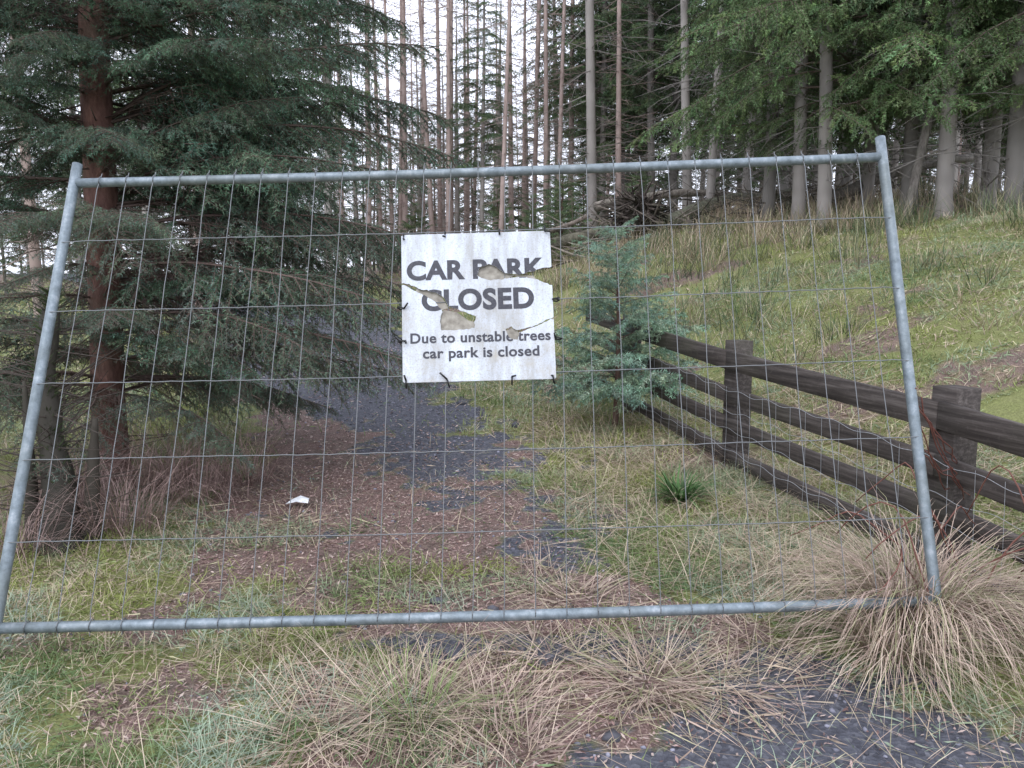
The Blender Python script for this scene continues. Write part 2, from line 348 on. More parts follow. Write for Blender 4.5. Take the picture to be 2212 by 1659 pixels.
# ------------------------------------------------------------ spruce parts
def make_branch(r,L=2.,nside=34,up=.1,droop=.25,bare=.25,den=150,nl=.022,nw=.003,r0=.018,sub=True,green=(.045,.085,.045),wood=(.10,.07,.055),subgap=.06,sidelen=.40):
    A=Acc(); n=12; s=np.linspace(0,1,n+1)
    wob=np.cumsum(r.normal(0,.012,n+1))*L
    ax=np.stack([L*s,wob,L*(up*s-droop*s**2)+np.cumsum(r.normal(0,.004,n+1))],1)
    W0=[];W1=[];R0=[];R1=[];G0=[];G1=[];GC=[]
    green=np.array(green)
    for i_ in range(n):
        W0.append(ax[i_]);W1.append(ax[i_+1]);R0.append(r0*(1-.85*s[i_]));R1.append(r0*(1-.85*s[i_+1]))
        if s[i_]>bare+.15: G0.append(ax[i_]);G1.append(ax[i_+1]);GC.append(green)
    for q in range(nside):
        si=.08+.9*(q+r.random())/nside; k=min(int(si*n),n-1); t=si*n-k
        p=ax[k]*(1-t)+ax[k+1]*t; d=ax[k+1]-ax[k]; d/=np.linalg.norm(d)
        sd=1 if q%2 else -1; ang=sd*r.uniform(.7,1.15)
        dd=np.array([d[0]*math.cos(ang)-d[1]*math.sin(ang),d[0]*math.sin(ang)+d[1]*math.cos(ang),d[2]-r.uniform(-.05,.35)])
        l=(L*sidelen*(1-si)**.7*min(1,.45+si*1.6)+.06)*r.uniform(.6,1.15)
        live=si>bare*r.uniform(.6,1.2)
        cc=green*r.uniform(.6,1.45)*np.array([r.uniform(.85,1.2),1,r.uniform(.85,1.15)])
        m=4; cur=p.copy(); dl=r.uniform(.06,.40)
        for j in range(m):
            nd=dd+np.array([0,0,-dl*j/ m*1.6])+r.normal(0,.06,3); nd/=np.linalg.norm(nd); nx_=cur+nd*l/m
            W0.append(cur);W1.append(nx_);R0.append(r0*.28*(1-.2*j));R1.append(r0*.28*(1-.2*(j+1)))
            if live or (j>=2 and r.random()<.35): G0.append(cur);G1.append(nx_);GC.append(cc)
            if sub:
                for h in range(max(1,int(l/m/subgap+r.random()))):
                    tt=r.random(); sp0=cur*(1-tt)+nx_*tt; a2=(1 if h%2 else -1)*r.uniform(.6,1.1)
                    sdv=np.array([nd[0]*math.cos(a2)-nd[1]*math.sin(a2),nd[0]*math.sin(a2)+nd[1]*math.cos(a2),nd[2]-r.uniform(0,.9)]); sdv/=np.linalg.norm(sdv)
                    sl=l*.38*(1-(j+tt)/m*.7)*r.uniform(.5,1.1)+.02
                    e=sp0+sdv*sl
                    W0.append(sp0);W1.append(e);R0.append(r0*.13);R1.append(r0*.06)
                    if live: G0.append(sp0);G1.append(e);GC.append(cc*r.uniform(.8,1.25))
            cur=nx_
    prisms(A,W0,W1,R0,R1,np.array(wood))
    if G0: needles(A,G0,G1,den,nl,nw,GC,r)
    return A.get()
def xf(V,az,tilt,s,pos,roll=0.):
    V=V*s
    cr,sr=math.cos(roll),math.sin(roll); V=np.stack([V[:,0],V[:,1]*cr-V[:,2]*sr,V[:,1]*sr+V[:,2]*cr],1)
    ct,st_=math.cos(tilt),math.sin(tilt); V=np.stack([V[:,0]*ct-V[:,2]*st_,V[:,1],V[:,0]*st_+V[:,2]*ct],1)
    ca,sa=math.cos(az),math.sin(az); V=np.stack([V[:,0]*ca-V[:,1]*sa,V[:,0]*sa+V[:,1]*ca,V[:,2]],1)
    return V+np.array(pos)
def trunk(acc,H,r0,r,col,lean=(0,0),sides=12,base=(0,0,-.25)):
    n=28; s=np.linspace(0,1,n)
    P=np.stack([base[0]+lean[0]*s*H+np.cumsum(r.normal(0,.006,n)),base[1]+lean[1]*s*H+np.cumsum(r.normal(0,.006,n)),base[2]+s*H],1)
    R=r0*((1-s)**.8*.93+.04)+r0*.45*np.exp(-s*H/.22)
    tube(acc,P,R*r.uniform(.96,1.04,n),sides,col)
    return P
# --- near tree at left
r=np.random.default_rng(21)
TX,TY=-2.74,5.05; tz=gz1(TX,TY); LN=.030
T0=empty('spruce_tree',(TX,TY,tz))
A=Acc(); TP=trunk(A,11,.118,r,(.19,.10,.082),lean=(LN,0),sides=16)
P0=[];P1=[]
for k in range(110):
    z=r.uniform(.2,4); a=r.uniform(0,6.28); p=np.array([LN*z+.07*math.cos(a),.07*math.sin(a),z]); P0.append(p); P1.append(p+np.array([math.cos(a),math.sin(a),r.uniform(-.4,.2)])*r.uniform(.1,.8))
prisms(A,P0,P1,[.006]*110,[.002]*110,np.array((.12,.085,.07)))
obj('trunk',A.mesh('near_trunk',M_bark,True),T0)
hi=[];lo=[]
for k in range(5):
    V,Q,T,C=make_branch(np.random.default_rng(100+k),2.1,52,.20,.34,.14,165,.027,.0048,.017,True,(.092,.158,.108),(.10,.072,.06),.036,.42)
    hi.append(mk('spruce_limb_%d'%k,V,Q,T,C,M_spruce))
for k in range(5):
    V,Q,T,C=make_branch(np.random.default_rng(200+k),2.1,48,.10,.28,.34,145,.027,.0048,.016,True,(.110,.170,.120),(.16,.115,.10),.046,.42)
    lo.append(mk('spruce_bough_%d'%k,V,Q,T,C,M_spruce))
z=.62; kk=0
while z<7.0:
    nb=7 if z<3.2 else 6
    a0=r.uniform(0,6.28)
    for j in range(nb):
        az=a0+j*6.283/nb+r.normal(0,.25); L=2.25 if z<4 else 2.25-.15*(z-4)
        toward=max(0,-math.sin(az)); Ls=L*r.uniform(.72,1.08)*(1-.42*toward)
        if math.cos(az)<-.3 and 1.3<z<3.6 and r.random()<.4: continue   # sky shows at the far left
        me=(lo if z<2.0 and r.random()<.8 else hi)[int(r.integers(0,5))]
        o=obj('branch_%d'%kk,me,T0); kk+=1
        zz=z+r.normal(0,.10); o.location=(LN*zz,0,zz)
        tl=r.uniform(-.06,.22) if z<1.75 else r.uniform(-.12,.42)
        o.rotation_euler=(r.normal(0,.35),-tl,az); s=Ls/2.1; o.scale=(s,s,s)
    z+=.23
for (zz,az,L,tl) in ((.95,-.15,2.25,.08),(1.15,.15,2.35,.12),(1.4,-.35,2.1,.05),(1.3,.45,2.4,.1),(1.65,.0,2.35,.1),(1.9,-.25,2.2,.12),(1.8,.3,2.3,.02),(2.2,.1,2.4,.1),(.8,.35,2.2,.06),(1.05,-.5,1.8,.1)):
    o=obj('branch_%d'%kk,(lo if zz<1.7 else hi)[kk%5],T0); kk+=1; o.location=(LN*zz,0,zz); o.rotation_euler=(r.normal(0,.3),-tl,az); o.scale=(L/2.1,)*3
# old dark broken trunk
r=np.random.default_rng(5)
A=Acc(); s_=np.linspace(0,1,16)
bz=gz1(-2.33,3.72)
P=np.stack([-2.33-.14*s_+.03*np.sin(s_*7),3.72+.35*s_+.02*np.sin(s_*5),bz-.15+1.35*s_],1)
tube(A,P,(.10-.06*s_+.07*np.exp(-s_*8))*r.uniform(.82,1.16,16),14,(.04,.036,.029))
tube(A,np.stack([-2.20+.03*s_,3.8+.1*s_,bz-.15+.8*s_],1),(.06-.045*s_)*r.uniform(.9,1.1,16),10,(.045,.039,.031))
tube(A,np.stack([-2.46-.05*s_,3.78+.1*s_,bz-.15+1.0*s_],1),(.05-.04*s_)*r.uniform(.9,1.1,16),10,(.04,.036,.028))
P0=[];P1=[]
for k in range(160):
    t=r.random(); p=P[0]*(1-t)+P[-1]*t; a=r.uniform(0,6.28); P0.append(p); P1.append(p+np.array([math.cos(a),math.sin(a),r.uniform(-.3,.7)])*r.uniform(.15,.6))
prisms(A,P0,P1,[.005]*160,[.0015]*160,np.array((.07,.058,.05)))
needles(A,P,P+[0,0,.1],600,.09,.016,np.array([[.05,.07,.03]]*16),r)
obj('dead_tree_stump',A.mesh('dead_tree_stump',M_spruce,True))

# --- sapling
def sapling(seed,H,spread,green,dz=.14,nb=6,ns=17):
    r=np.random.default_rng(seed); A=Acc()
    s=np.linspace(0,1,14); tube(A,np.stack([.02*np.sin(s*4),.01*np.sin(s*5),H*s-.08],1),.026*(1-s)+.004,8,(.13,.08,.065))
    brs=[make_branch(np.random.default_rng(seed*10+k),.75,ns,.12,.10,.06,240,.028,.0062,.007,True,green,(.14,.095,.075),.045,sidelen=.5) for k in range(4)]
    z=.28
    while z<H-.08:
        f=1-z/H; a0=r.uniform(0,6.28)
        for j in range(nb):
            V,Q,T,C=brs[int(r.integers(0,4))]
            sc_=spread*(.18+.95*f**.8)*r.uniform(.65,1.1)/.75
            A.add(xf(V,a0+j*6.283/nb+r.normal(0,.25),r.uniform(-.05,.3)+.35*(1-f),sc_,(0,0,z+r.normal(0,.03)),r.normal(0,.3)),Q,T,C)
        z+=dz
    V=np.array([[0,0,H-.3],[0,0,H-.08]]); needles(A,V[:1],V[1:],300,.024,.005,[green],r)
    return A.mesh('sapling_%d'%seed,M_spruce)
sapA=sapling(31,1.78,.92,(.22,.33,.24),.155,6,15); sapB=sapling(32,1.5,.6,(.15,.22,.11))
obj('spruce_sapling',sapA,loc=(.92,6.7,gz1(.92,6.7)))
for (x,y,s_) in ((.5,18,1.2),(1.3,20,1.4),(-.4,22,1.5),(3.3,20,1.2),(-3.,24,1.6),(2.1,23,1.3)):
    o=obj('spruce_sapling',sapB,loc=(x,y,gz1(x,y))); o.scale=(s_,)*3; o.rotation_euler=(0,0,x*3)

# --- forest prototypes
fb=[]
for k in range(6):
    fb.append(make_branch(np.random.default_rng(300+k),2.,22,.10,.32,.14,42,.085,.023,.02,True,(.115,.175,.088),(.12,.095,.08),.16))
fs=[]
for k in range(4):
    fs.append(make_branch(np.random.default_rng(400+k),1.5,14,.05,.3,.25,34,.08,.018,.014,True,(.14,.18,.115),(.17,.135,.115),.2))
fe=[]
for k in range(5):
    fe.append(make_branch(np.random.default_rng(500+k),3.,34,.10,.38,.22,80,.055,.014,.022,True,(.125,.20,.088),(.14,.11,.09),.12))
def forest_tree(seed,H,r0,crown,bl,col,ndead,gap=.42,sparse=False,gmul=1.,edge=False):
    r=np.random.default_rng(seed); A=Acc()
    ln=(r.normal(0,.008),r.normal(0,.008)); P=trunk(A,H,r0,r,col,ln,10)
    P0=[];P1=[];Ra=[];Rb=[]
    for k in range(ndead):
        z=r.uniform(.8,min(crown+3,H*.8)); a=r.uniform(0,6.28); l=r.uniform(.2,1.3); p=np.array([ln[0]*z,ln[1]*z,z])
        d=np.array([math.cos(a),math.sin(a),r.uniform(-.5,.15)]); e=p+d*l
        e2=e+np.array([d[0]+r.normal(0,.3),d[1]+r.normal(0,.3),d[2]-.2])*l*.5
        P0+=[p,e];P1+=[e,e2];Ra+=[.011,.007];Rb+=[.007,.003]
        for q in range(3):
            t=r.uniform(.3,1); m=p+d*l*t; P0.append(m);P1.append(m+(d+r.normal(0,.6,3))*l*.35);Ra.append(.005);Rb.append(.002)
    if P0: prisms(A,P0,P1,Ra,Rb,np.array(col)*.8)
    z=crown
    while z<H-.4:
        f=1-(z-crown)/(H-crown)
        low=min(1,.55+ (z-crown)/3) if not edge else min(1,.8+(z-crown)/5)
        nb=3 if sparse else 5; a0=r.uniform(0,6.28)
        ed=edge and z<crown+5
        for j in range(nb):
            if sparse and r.random()<.3: continue
            V,Q,T,C=fe[int(r.integers(0,5))] if ed else (fs if sparse else fb)[int(r.integers(0,4 if sparse else 6))]
            s=bl/(3. if ed else 2.)*(.15+.85*f**.7)*low*r.uniform(.6,1.2)
            A.add(xf(V,a0+j*6.283/nb+r.normal(0,.3),r.uniform(-.25,.15)+.3*(1-f),s,(ln[0]*z,ln[1]*z,z+r.normal(0,.14)),r.normal(0,.35)),Q,T,C*gmul*r.uniform(.65,1.3))
        z+=gap*r.uniform(.8,1.2)
    return A.mesh('forest_spruce_%d'%seed,M_spruce,False)
GREY=(.31,.285,.265); PNK=(.40,.31,.28); DK=(.20,.185,.17)
p_low=forest_tree(1,16,.15,2.6,3.0,DK,40,gmul=1.1)
p_low2=forest_tree(2,16,.14,3.2,2.9,GREY,60,gmul=1.2)
p_edge=forest_tree(9,15,.14,2.0,3.3,GREY,30,gmul=1.1,edge=True,gap=.42)
p_edge2=forest_tree(10,15,.15,1.8,3.1,DK,30,gmul=1.0,edge=True,gap=.42)
p_mid=forest_tree(3,18,.14,4.2,2.3,GREY,90,gap=.48)
p_mid2=forest_tree(4,17,.13,3.2,2.0,DK,90,gap=.48)
p_pole=forest_tree(5,19,.13,8,1.7,GREY,110,sparse=True)
p_pole2=forest_tree(6,17,.11,6,1.4,PNK,120,sparse=True,gap=.5)
p_bare=forest_tree(7,16,.10,14.5,1.0,PNK,120,sparse=True)
p_mix=forest_tree(11,10,.11,3.0,1.5,GREY,60,sparse=True,gap=.36)
p_young=forest_tree(8,6.5,.07,.5,1.7,DK,0,gap=.40)
def put(name,me,u,d,s=1.,parent=None):
    x=u*d; y=d; o=obj(name,me,parent,(x,y,gz1(x,y))); o.rotation_euler=(rng.normal(0,.014),rng.normal(0,.014),rng.uniform(0,6.28)); o.scale=(s,s,s*rng.uniform(.92,1.1)); return o
near=[(.104,22,p_pole,1.2),(.227,20,p_pole,1.),(.254,19,p_pole,.9),(-.04,24,p_mid,.62),(.332,17,p_pole,.8),(.35,19.5,p_mid,1.),(.370,15.2,p_mid,.95),(.404,14.6,p_edge,1.),(.457,16,p_mid,1.),(.512,14.4,p_edge2,1.),(.558,13.2,p_low2,1.05),(.613,13.6,p_edge,1.),(.646,12.6,p_mid2,1.05),(.68,14,p_edge2,1.),(.72,12,p_edge,1.),(.33,16.2,p_edge2,.9),(-.138,26,p_bare,1.1),(-.102,25,p_bare,1.),(-.092,27,p_bare,1.),(-.08,26,p_bare,1.1),(-.187,24,p_pole2,1.),(-.02,30,p_mix,1.),(.027,28,p_pole2,.9),(.06,32,p_mid,.9),(-.24,20,p_mid,.85),(-.475,10.5,p_mid,.7),(-.41,14,p_pole2,.8),(-.62,12,p_pole2,.8),(-.70,16,p_pole,.7),(.30,22,p_mid,1.),(.18,24,p_mid2,1.),(.43,19,p_low,1.),(.14,27,p_low,1.),(-.56,20,p_mid2,.7),(-.46,22,p_mid2,.8),(-.36,26,p_mid2,.9),(-.30,24,p_low2,.8),
 (-.155,30,p_bare,1.),(-.12,32,p_mix,1.),(-.06,29,p_bare,.9),(-.115,35,p_bare,1.1),(-.17,34,p_bare,1.),(.0,26,p_bare,1.),(.015,33,p_bare,1.),(.045,25,p_bare,1.),(.075,27,p_pole2,1.),(-.015,36,p_mix,1.1),(-.05,34,p_bare,1.),(-.20,31,p_mix,1.1)]
for (u,d,me,s) in near: put('spruce_tree',me,u,d,s)
for (u,d,s) in ((-.66,18,.6),(-.52,17,.5),(-.40,27,1.),(-.34,30,1.),(-.28,27,.9),(-.22,33,1.1),(-.15,30,.7),(-.55,25,.9),(-.47,31,1.2),(-.62,27,.9),(-.72,22,.7),(.0,27,.45),(.05,24,.4),(.12,23,.4),(.19,26,.5),(.02,35,.9),(-.05,33,.9),(.16,32,.8),(.27,25,.45),(-.10,36,1.),(-.18,38,1.1),(-.26,37,1.2),(.08,38,1.),(-.31,36,1.1),(-.13,42,1.2),(-.02,42,1.2)):
    put('young_spruce_tree',p_young,u,d,s)
F=empty('distant_spruce_forest')
cnt=0; tries=0; pts=[]
while cnt<165 and tries<5000:
    tries+=1
    d=rng.uniform(21,58); u=rng.uniform(-.78,.78); x,y=u*d,d
    if any((x-a)**2+(y-b)**2<2.2**2 for a,b in pts): continue
    xr=np.interp(y,YK,XR); xl=np.interp(y,YK,XL)
    if xl-.5<x<xr+.5 and y<34: continue
    gap=-.24<u<.07
    pts.append((x,y))
    if gap: me=[p_bare,p_mix,p_bare,p_bare,p_mix][rng.integers(0,5)]; s=rng.uniform(.75,1.) if d<42 else rng.uniform(.6,.85)
    elif u<-.24: me=[p_mid,p_mix,p_mid2,p_pole][rng.integers(0,4)]; s=rng.uniform(.6,.85)
    else: me=[p_mid,p_mid2,p_low,p_pole,p_pole2,p_low2][rng.integers(0,6)]; s=rng.uniform(.8,1.05)
    put('tree_%d'%cnt,me,u,d,s,F); cnt+=1

# fallen logs, root plate
def log(name,p0,p1,r0,col):
    A=Acc(); s=np.linspace(0,1,14)[:,None]; p0=np.array(p0,float);p1=np.array(p1,float)
    P=p0*(1-s)+p1*s; P[:,2]=P[:,2]+gz(P[:,0],P[:,1])+.04*np.sin(s[:,0]*5)
    tube(A,P,r0*(1-.4*s[:,0])*rng.uniform(.94,1.06,14),10,col)
    for k in range(14):
        t=rng.random(); i_=int(t*13); p=P[i_]; prisms(A,[p],[p+rng.normal(0,.35,3)+[0,0,.25]],[.012],[.004],np.array(col))
    return obj(name,A.mesh(name,M_bark,True))
log('fallen_log',(3.6,17.5,.3),(7.2,19.5,.5),.19,(.14,.14,.10))
log('fallen_log',(.4,18.6,.35),(3.4,18,.4),.16,(.16,.15,.11))
log('fallen_log',(2.0,18.5,1.0),(6.2,20.0,.5),.12,(.24,.21,.18))
log('fallen_log',(6.5,15.8,.3),(10,17,.9),.13,(.17,.15,.13))
log('fallen_log',(7.6,12.6,.15),(9.6,15.4,1.6),.06,(.18,.16,.14))
log('fallen_log',(-.5,19.5,.3),(1.8,18.2,.9),.08,(.24,.2,.17))
log('leaning_dead_trunk',(6.7,13.2,.0),(7.9,13.9,4.6),.08,(.2,.18,.16))
A=Acc(); r=np.random.default_rng(12); P0=[];P1=[];Ra=[];cc=[]
for k in range(600):
    x=r.uniform(-1.5,8.5); y=r.uniform(16.,20.5); z=gz1(x,y)+r.uniform(0,.45); a=r.uniform(0,6.28); l=r.uniform(.3,1.6)
    P0.append((x,y,z)); P1.append((x+math.cos(a)*l,y+math.sin(a)*l*.6,z+r.uniform(-.1,.5)*l)); Ra.append(r.uniform(.008,.03)); cc.append(np.array([.2,.17,.145])*r.uniform(.4,1.5))
prisms(A,P0,P1,Ra,np.array(Ra)*.4,np.array(cc)); obj('brushwood',A.mesh('brushwood',M_bark))
A=Acc(); r=np.random.default_rng(9); c0=np.array([2.95,17.8,gz1(2.95,17.8)+.6])
P0=[];P1=[]
for k in range(220):
    a=r.uniform(0,6.28); q=r.uniform(.3,1.0)**1.2; e=c0+np.array([math.cos(a)*q*1.1,r.normal(0,.15),math.sin(a)*q*.8]); m=c0+(e-c0)*.4+r.normal(0,.16,3); P0+=[c0+r.normal(0,.25,3),m];P1+=[m,e]
prisms(A,P0,P1,[.035]*440,[.010]*440,np.array((.08,.063,.053)))
rv=ico*np.array([.7,.2,.5])*r.uniform(.7,1.3,(12,1))+c0-[0,0,.1]; A.add(rv,None,icoF,(.055,.045,.036))
obj('uprooted_root_plate',A.mesh('uprooted_root_plate',M_bark))

# ------------------------------------------------------------ temporary mesh fence
M_galv,nt,b,o=nmat('galvanised_steel')
f=noise(nt,22,det=6,rough=.7); f2=noise(nt,3)
c=ramp(nt,f,[(.3,(.12,.15,.17)),(.55,(.23,.275,.31)),(.75,(.42,.46,.50))]); c=mix(nt,ramp(nt,f2,[(.45,(0,0,0)),(.7,(.5,.5,.5))]),c,(.14,.155,.14))
nt.links.new(c,b.inputs['Base Color']); b.inputs['Metallic'].default_value=.35; b.inputs['Roughness'].default_value=.5; bump(nt,b,f,.2,.003)
M_wire,nt,b,o=nmat('fence_wire'); b.inputs['Base Color'].default_value=(.19,.20,.21,1); b.inputs['Metallic'].default_value=.3; b.inputs['Roughness'].default_value=.5
BL=np.array([-1.85,2.59,.151]);BRc=np.array([1.564,2.68,.215]);TL=np.array([-1.846,3.28,1.80]);TR=np.array([1.56,3.29,1.909])
FN=np.cross(BRc-BL,TL-BL); FN/=np.linalg.norm(FN)
if FN[1]>0: FN=-FN
def FP(s,t,off=0.):
    s=np.asarray(s,float)[...,None]; t=np.asarray(t,float)[...,None]
    return (BL*(1-s)+BRc*s)*(1-t)+(TL*(1-s)+TR*s)*t+FN*off
HF=empty('temporary_mesh_fence',(0,0,0))
A=Acc()
k=np.linspace(0,1,14)
for s_ in (0.,1.):
    tube(A,FP(np.full(14,s_),-.075+k*1.125+.0),.0205,16)
obj('posts',A.mesh('hf_posts',M_galv,True),HF)
A=Acc(); tube(A,FP(.004+k*.992,np.full(14,1.)-.006*np.sin(k*3.14)),.0195,16); tube(A,FP(.004+k*.992,0*k-.004*np.sin(k*3.1)),.0195,16)
obj('rails',A.mesh('hf_rails',M_galv,True),HF)
A=Acc(); nv=30; m=26
for i_ in range(1,nv):
    s0=i_/nv; t=np.linspace(-.012,1.014,m); wob=.0003*np.cumsum(rng.normal(0,1,m)); wob-=np.linspace(wob[0],wob[-1],m)
    P=FP(s0+wob,t,.022)
    P[0]=FP(s0,-.02,.004); P[-1]=FP(s0,1.022,.002)
    tube(A,P,.0017,5,cap=False)
    for tt in (0.,1.):
        c_=FP(s0,tt); th=np.linspace(0,6.28,13); ax_u=(TL-BL)/np.linalg.norm(TL-BL)
        W=c_+np.outer(np.cos(th),FN)*.0225+np.outer(np.sin(th),ax_u)*.0225; tube(A,W,.0019,4,cap=False)
for t0 in (.168,.338,.505,.672,.842):
    s=np.linspace(.003,.997,60); wv=.0010*np.sin(s*2*np.pi*30+t0*9)+.0006*np.cumsum(rng.normal(0,.5,60))
    P=FP(s,t0-(.006*np.sin(s*3.14))+wv*.8,.0255)
    P[0]=FP(0,t0,.018);P[-1]=FP(1,t0,.018)
    tube(A,P,.0021,5,cap=False)
obj('wire_mesh',A.mesh('hf_mesh',M_wire,True),HF)

# ------------------------------------------------------------ sign
SW,SH=.606,.628
def L2(u,v): return ((u-869)/322*SW,(828-v)/318*SH)
holes=[[(1030,604),(1036,588),(1056,580),(1076,590),(1088,601),(1120,606),(1148,599),(1172,592),(1215,588),(1215,634),(1185,630),(1160,617),(1130,611),(1090,613),(1060,617),(1040,611)],
 [(855,616),(885,619),(905,630),(945,641),(960,654),(968,670),(1000,682),(1026,693),(1022,718),(1000,721),(952,721),(949,702),(955,682),(940,660),(920,646),(895,634),(878,623),(855,620)],
 [(1088,722),(1100,716),(1112,725),(1150,716),(1180,703),(1215,691),(1215,694),(1180,706),(1150,719),(1117,730),(1113,745),(1100,743),(1092,734)]]
HP=[[L2(*q) for q in h] for h in holes]
# ragged torn edges
def ragged(poly,seed):
    r=np.random.default_rng(seed); out_=[]
    for i in range(len(poly)):
        a=np.array(poly[i]); b=np.array(poly[(i+1)%len(poly)]); L=np.linalg.norm(b-a); m=max(1,int(L/.010)); nrm=np.array([-(b-a)[1],(b-a)[0]])/(L+1e-9)
        for q in range(m):
            p=a+(b-a)*q/m
            if q>0: p=p+nrm*r.normal(0,.0016)
            out_.append((float(p[0]),float(p[1])))
    return out_
HP=[ragged(p,60+k) for k,p in enumerate(HP)]
import bmesh
def inpoly(p,poly):
    x,y=p; c=False; n=len(poly)
    for i in range(n):
        x0,y0=poly[i]; x1,y1=poly[i-1]
        if (y0>y)!=(y1>y) and x<(x1-x0)*(y-y0)/(y1-y0)+x0: c=not c
    return c
def prism_mesh(name,polys,z0,z1):
    bm=bmesh.new()
    for p in polys:
        area=sum(p[i][0]*p[(i+1)%len(p)][1]-p[(i+1)%len(p)][0]*p[i][1] for i in range(len(p)))
        if area<0: p=p[::-1]
        lo_=[bm.verts.new((x,y,z0)) for x,y in p]; hi_=[bm.verts.new((x,y,z1)) for x,y in p]; n=len(p)
        bm.faces.new(hi_); bm.faces.new(lo_[::-1])
        for i in range(n): bm.faces.new((lo_[i],lo_[(i+1)%n],hi_[(i+1)%n],hi_[i]))
    bmesh.ops.triangulate(bm,faces=bm.faces[:]); me=bpy.data.meshes.new(name); bm.to_mesh(me); bm.free(); return me
cut=bpy.data.objects.new('cut',prism_mesh('cut',HP,-.02,.02)); COL.objects.link(cut)
def cutmesh(me,name):
    o=bpy.data.objects.new('tmp',me); COL.objects.link(o)
    md=o.modifiers.new('b','BOOLEAN'); md.operation='DIFFERENCE'; md.object=cut; md.solver='EXACT'
    bpy.context.view_layer.update(); dg=bpy.context.evaluated_depsgraph_get()
    m2=bpy.data.meshes.new_from_object(o.evaluated_get(dg)); bpy.data.objects.remove(o); m2.name=name; return m2
board=prism_mesh('board',[[(0,.006),(.006,0),(SW-.006,0),(SW,.006),(SW,SH-.006),(SW-.006,SH),(.006,SH),(0,SH-.006)]],-.0015,.0015)
board=cutmesh(board,'sign_board'); bpy.data.objects.remove(cut)
def signpt(V):
    p=V[:,0]/SW; q=V[:,1]/SH
    s=(.418+(.592-.418)*p)*(1-q)+(.4095+(.587-.4095)*p)*q; t=.483+(.830-.483)*q
    return FP(s,t,.034)+FN*V[:,2:3]
def remap(me):
    n=len(me.vertices); V=np.zeros(n*3,np.float32); me.vertices.foreach_get('co',V); V=V.reshape(-1,3).astype(float)
    me.vertices.foreach_set('co',signpt(V).astype(np.float32).ravel()); me.update()
M_sign,nt,b,o=nmat('weathered_white_board')
tc=N(nt,'ShaderNodeTexCoord')
f=noise(nt,9,det=6,rough=.65,sv=(1.6,.5,.35)); g=noise(nt,170,det=4,rough=.7); h=noise(nt,14,det=6,rough=.7)
c=ramp(nt,f,[(.35,(.36,.37,.38)),(.5,(.51,.55,.61)),(.62,(.61,.67,.77))])
sepn=N(nt,'ShaderNodeSeparateXYZ'); nt.links.new(tc.outputs['Object'],sepn.inputs[0])
mr=N(nt,'ShaderNodeMapRange'); mr.inputs[1].default_value=1.5; mr.inputs[2].default_value=.95; nt.links.new(sepn.outputs[2],mr.inputs[0])
sg=ramp(nt,g,[(.5,(0,0,0)),(.66,(1,1,1))]); sh_=ramp(nt,h,[(.42,(0,0,0)),(.68,(1,1,1))])
m1=N(nt,'ShaderNodeMath',operation='MULTIPLY'); nt.links.new(sg,m1.inputs[0]); m1.inputs[1].default_value=.6
c=mix(nt,m1.outputs[0],c,(.30,.27,.21))
m2=N(nt,'ShaderNodeMath',operation='MULTIPLY'); nt.links.new(sh_,m2.inputs[0]); nt.links.new(mr.outputs[0],m2.inputs[1])
m3=N(nt,'ShaderNodeMath',operation='MULTIPLY'); nt.links.new(m2.outputs[0],m3.inputs[0]); m3.inputs[1].default_value=.65
c=mix(nt,m3.outputs[0],c,(.40,.36,.28))
nt.links.new(c,b.inputs['Base Color']); b.inputs['Roughness'].default_value=.5
M_ink,nt,b,o=nmat('black_lettering'); f=noise(nt,120,det=4); nt.links.new(ramp(nt,f,[(.4,(.016,.018,.03)),(.7,(.05,.05,.065))]),b.inputs['Base Color']); b.inputs['Roughness'].default_value=.5
M_black,nt,b,o=nmat('black_plastic'); b.inputs['Base Color'].default_value=(.012,.012,.014,1); b.inputs['Roughness'].default_value=.4
M_torn,nt,b,o=nmat('torn_board_core'); f=noise(nt,40,det=5); nt.links.new(ramp(nt,f,[(.3,(.17,.15,.12)),(.7,(.38,.355,.30))]),b.inputs['Base Color'])
SG=empty('car_park_closed_sign')
remap(board); board.materials.clear(); board.materials.append(M_sign); obj('board',board,SG)
ref=[None]
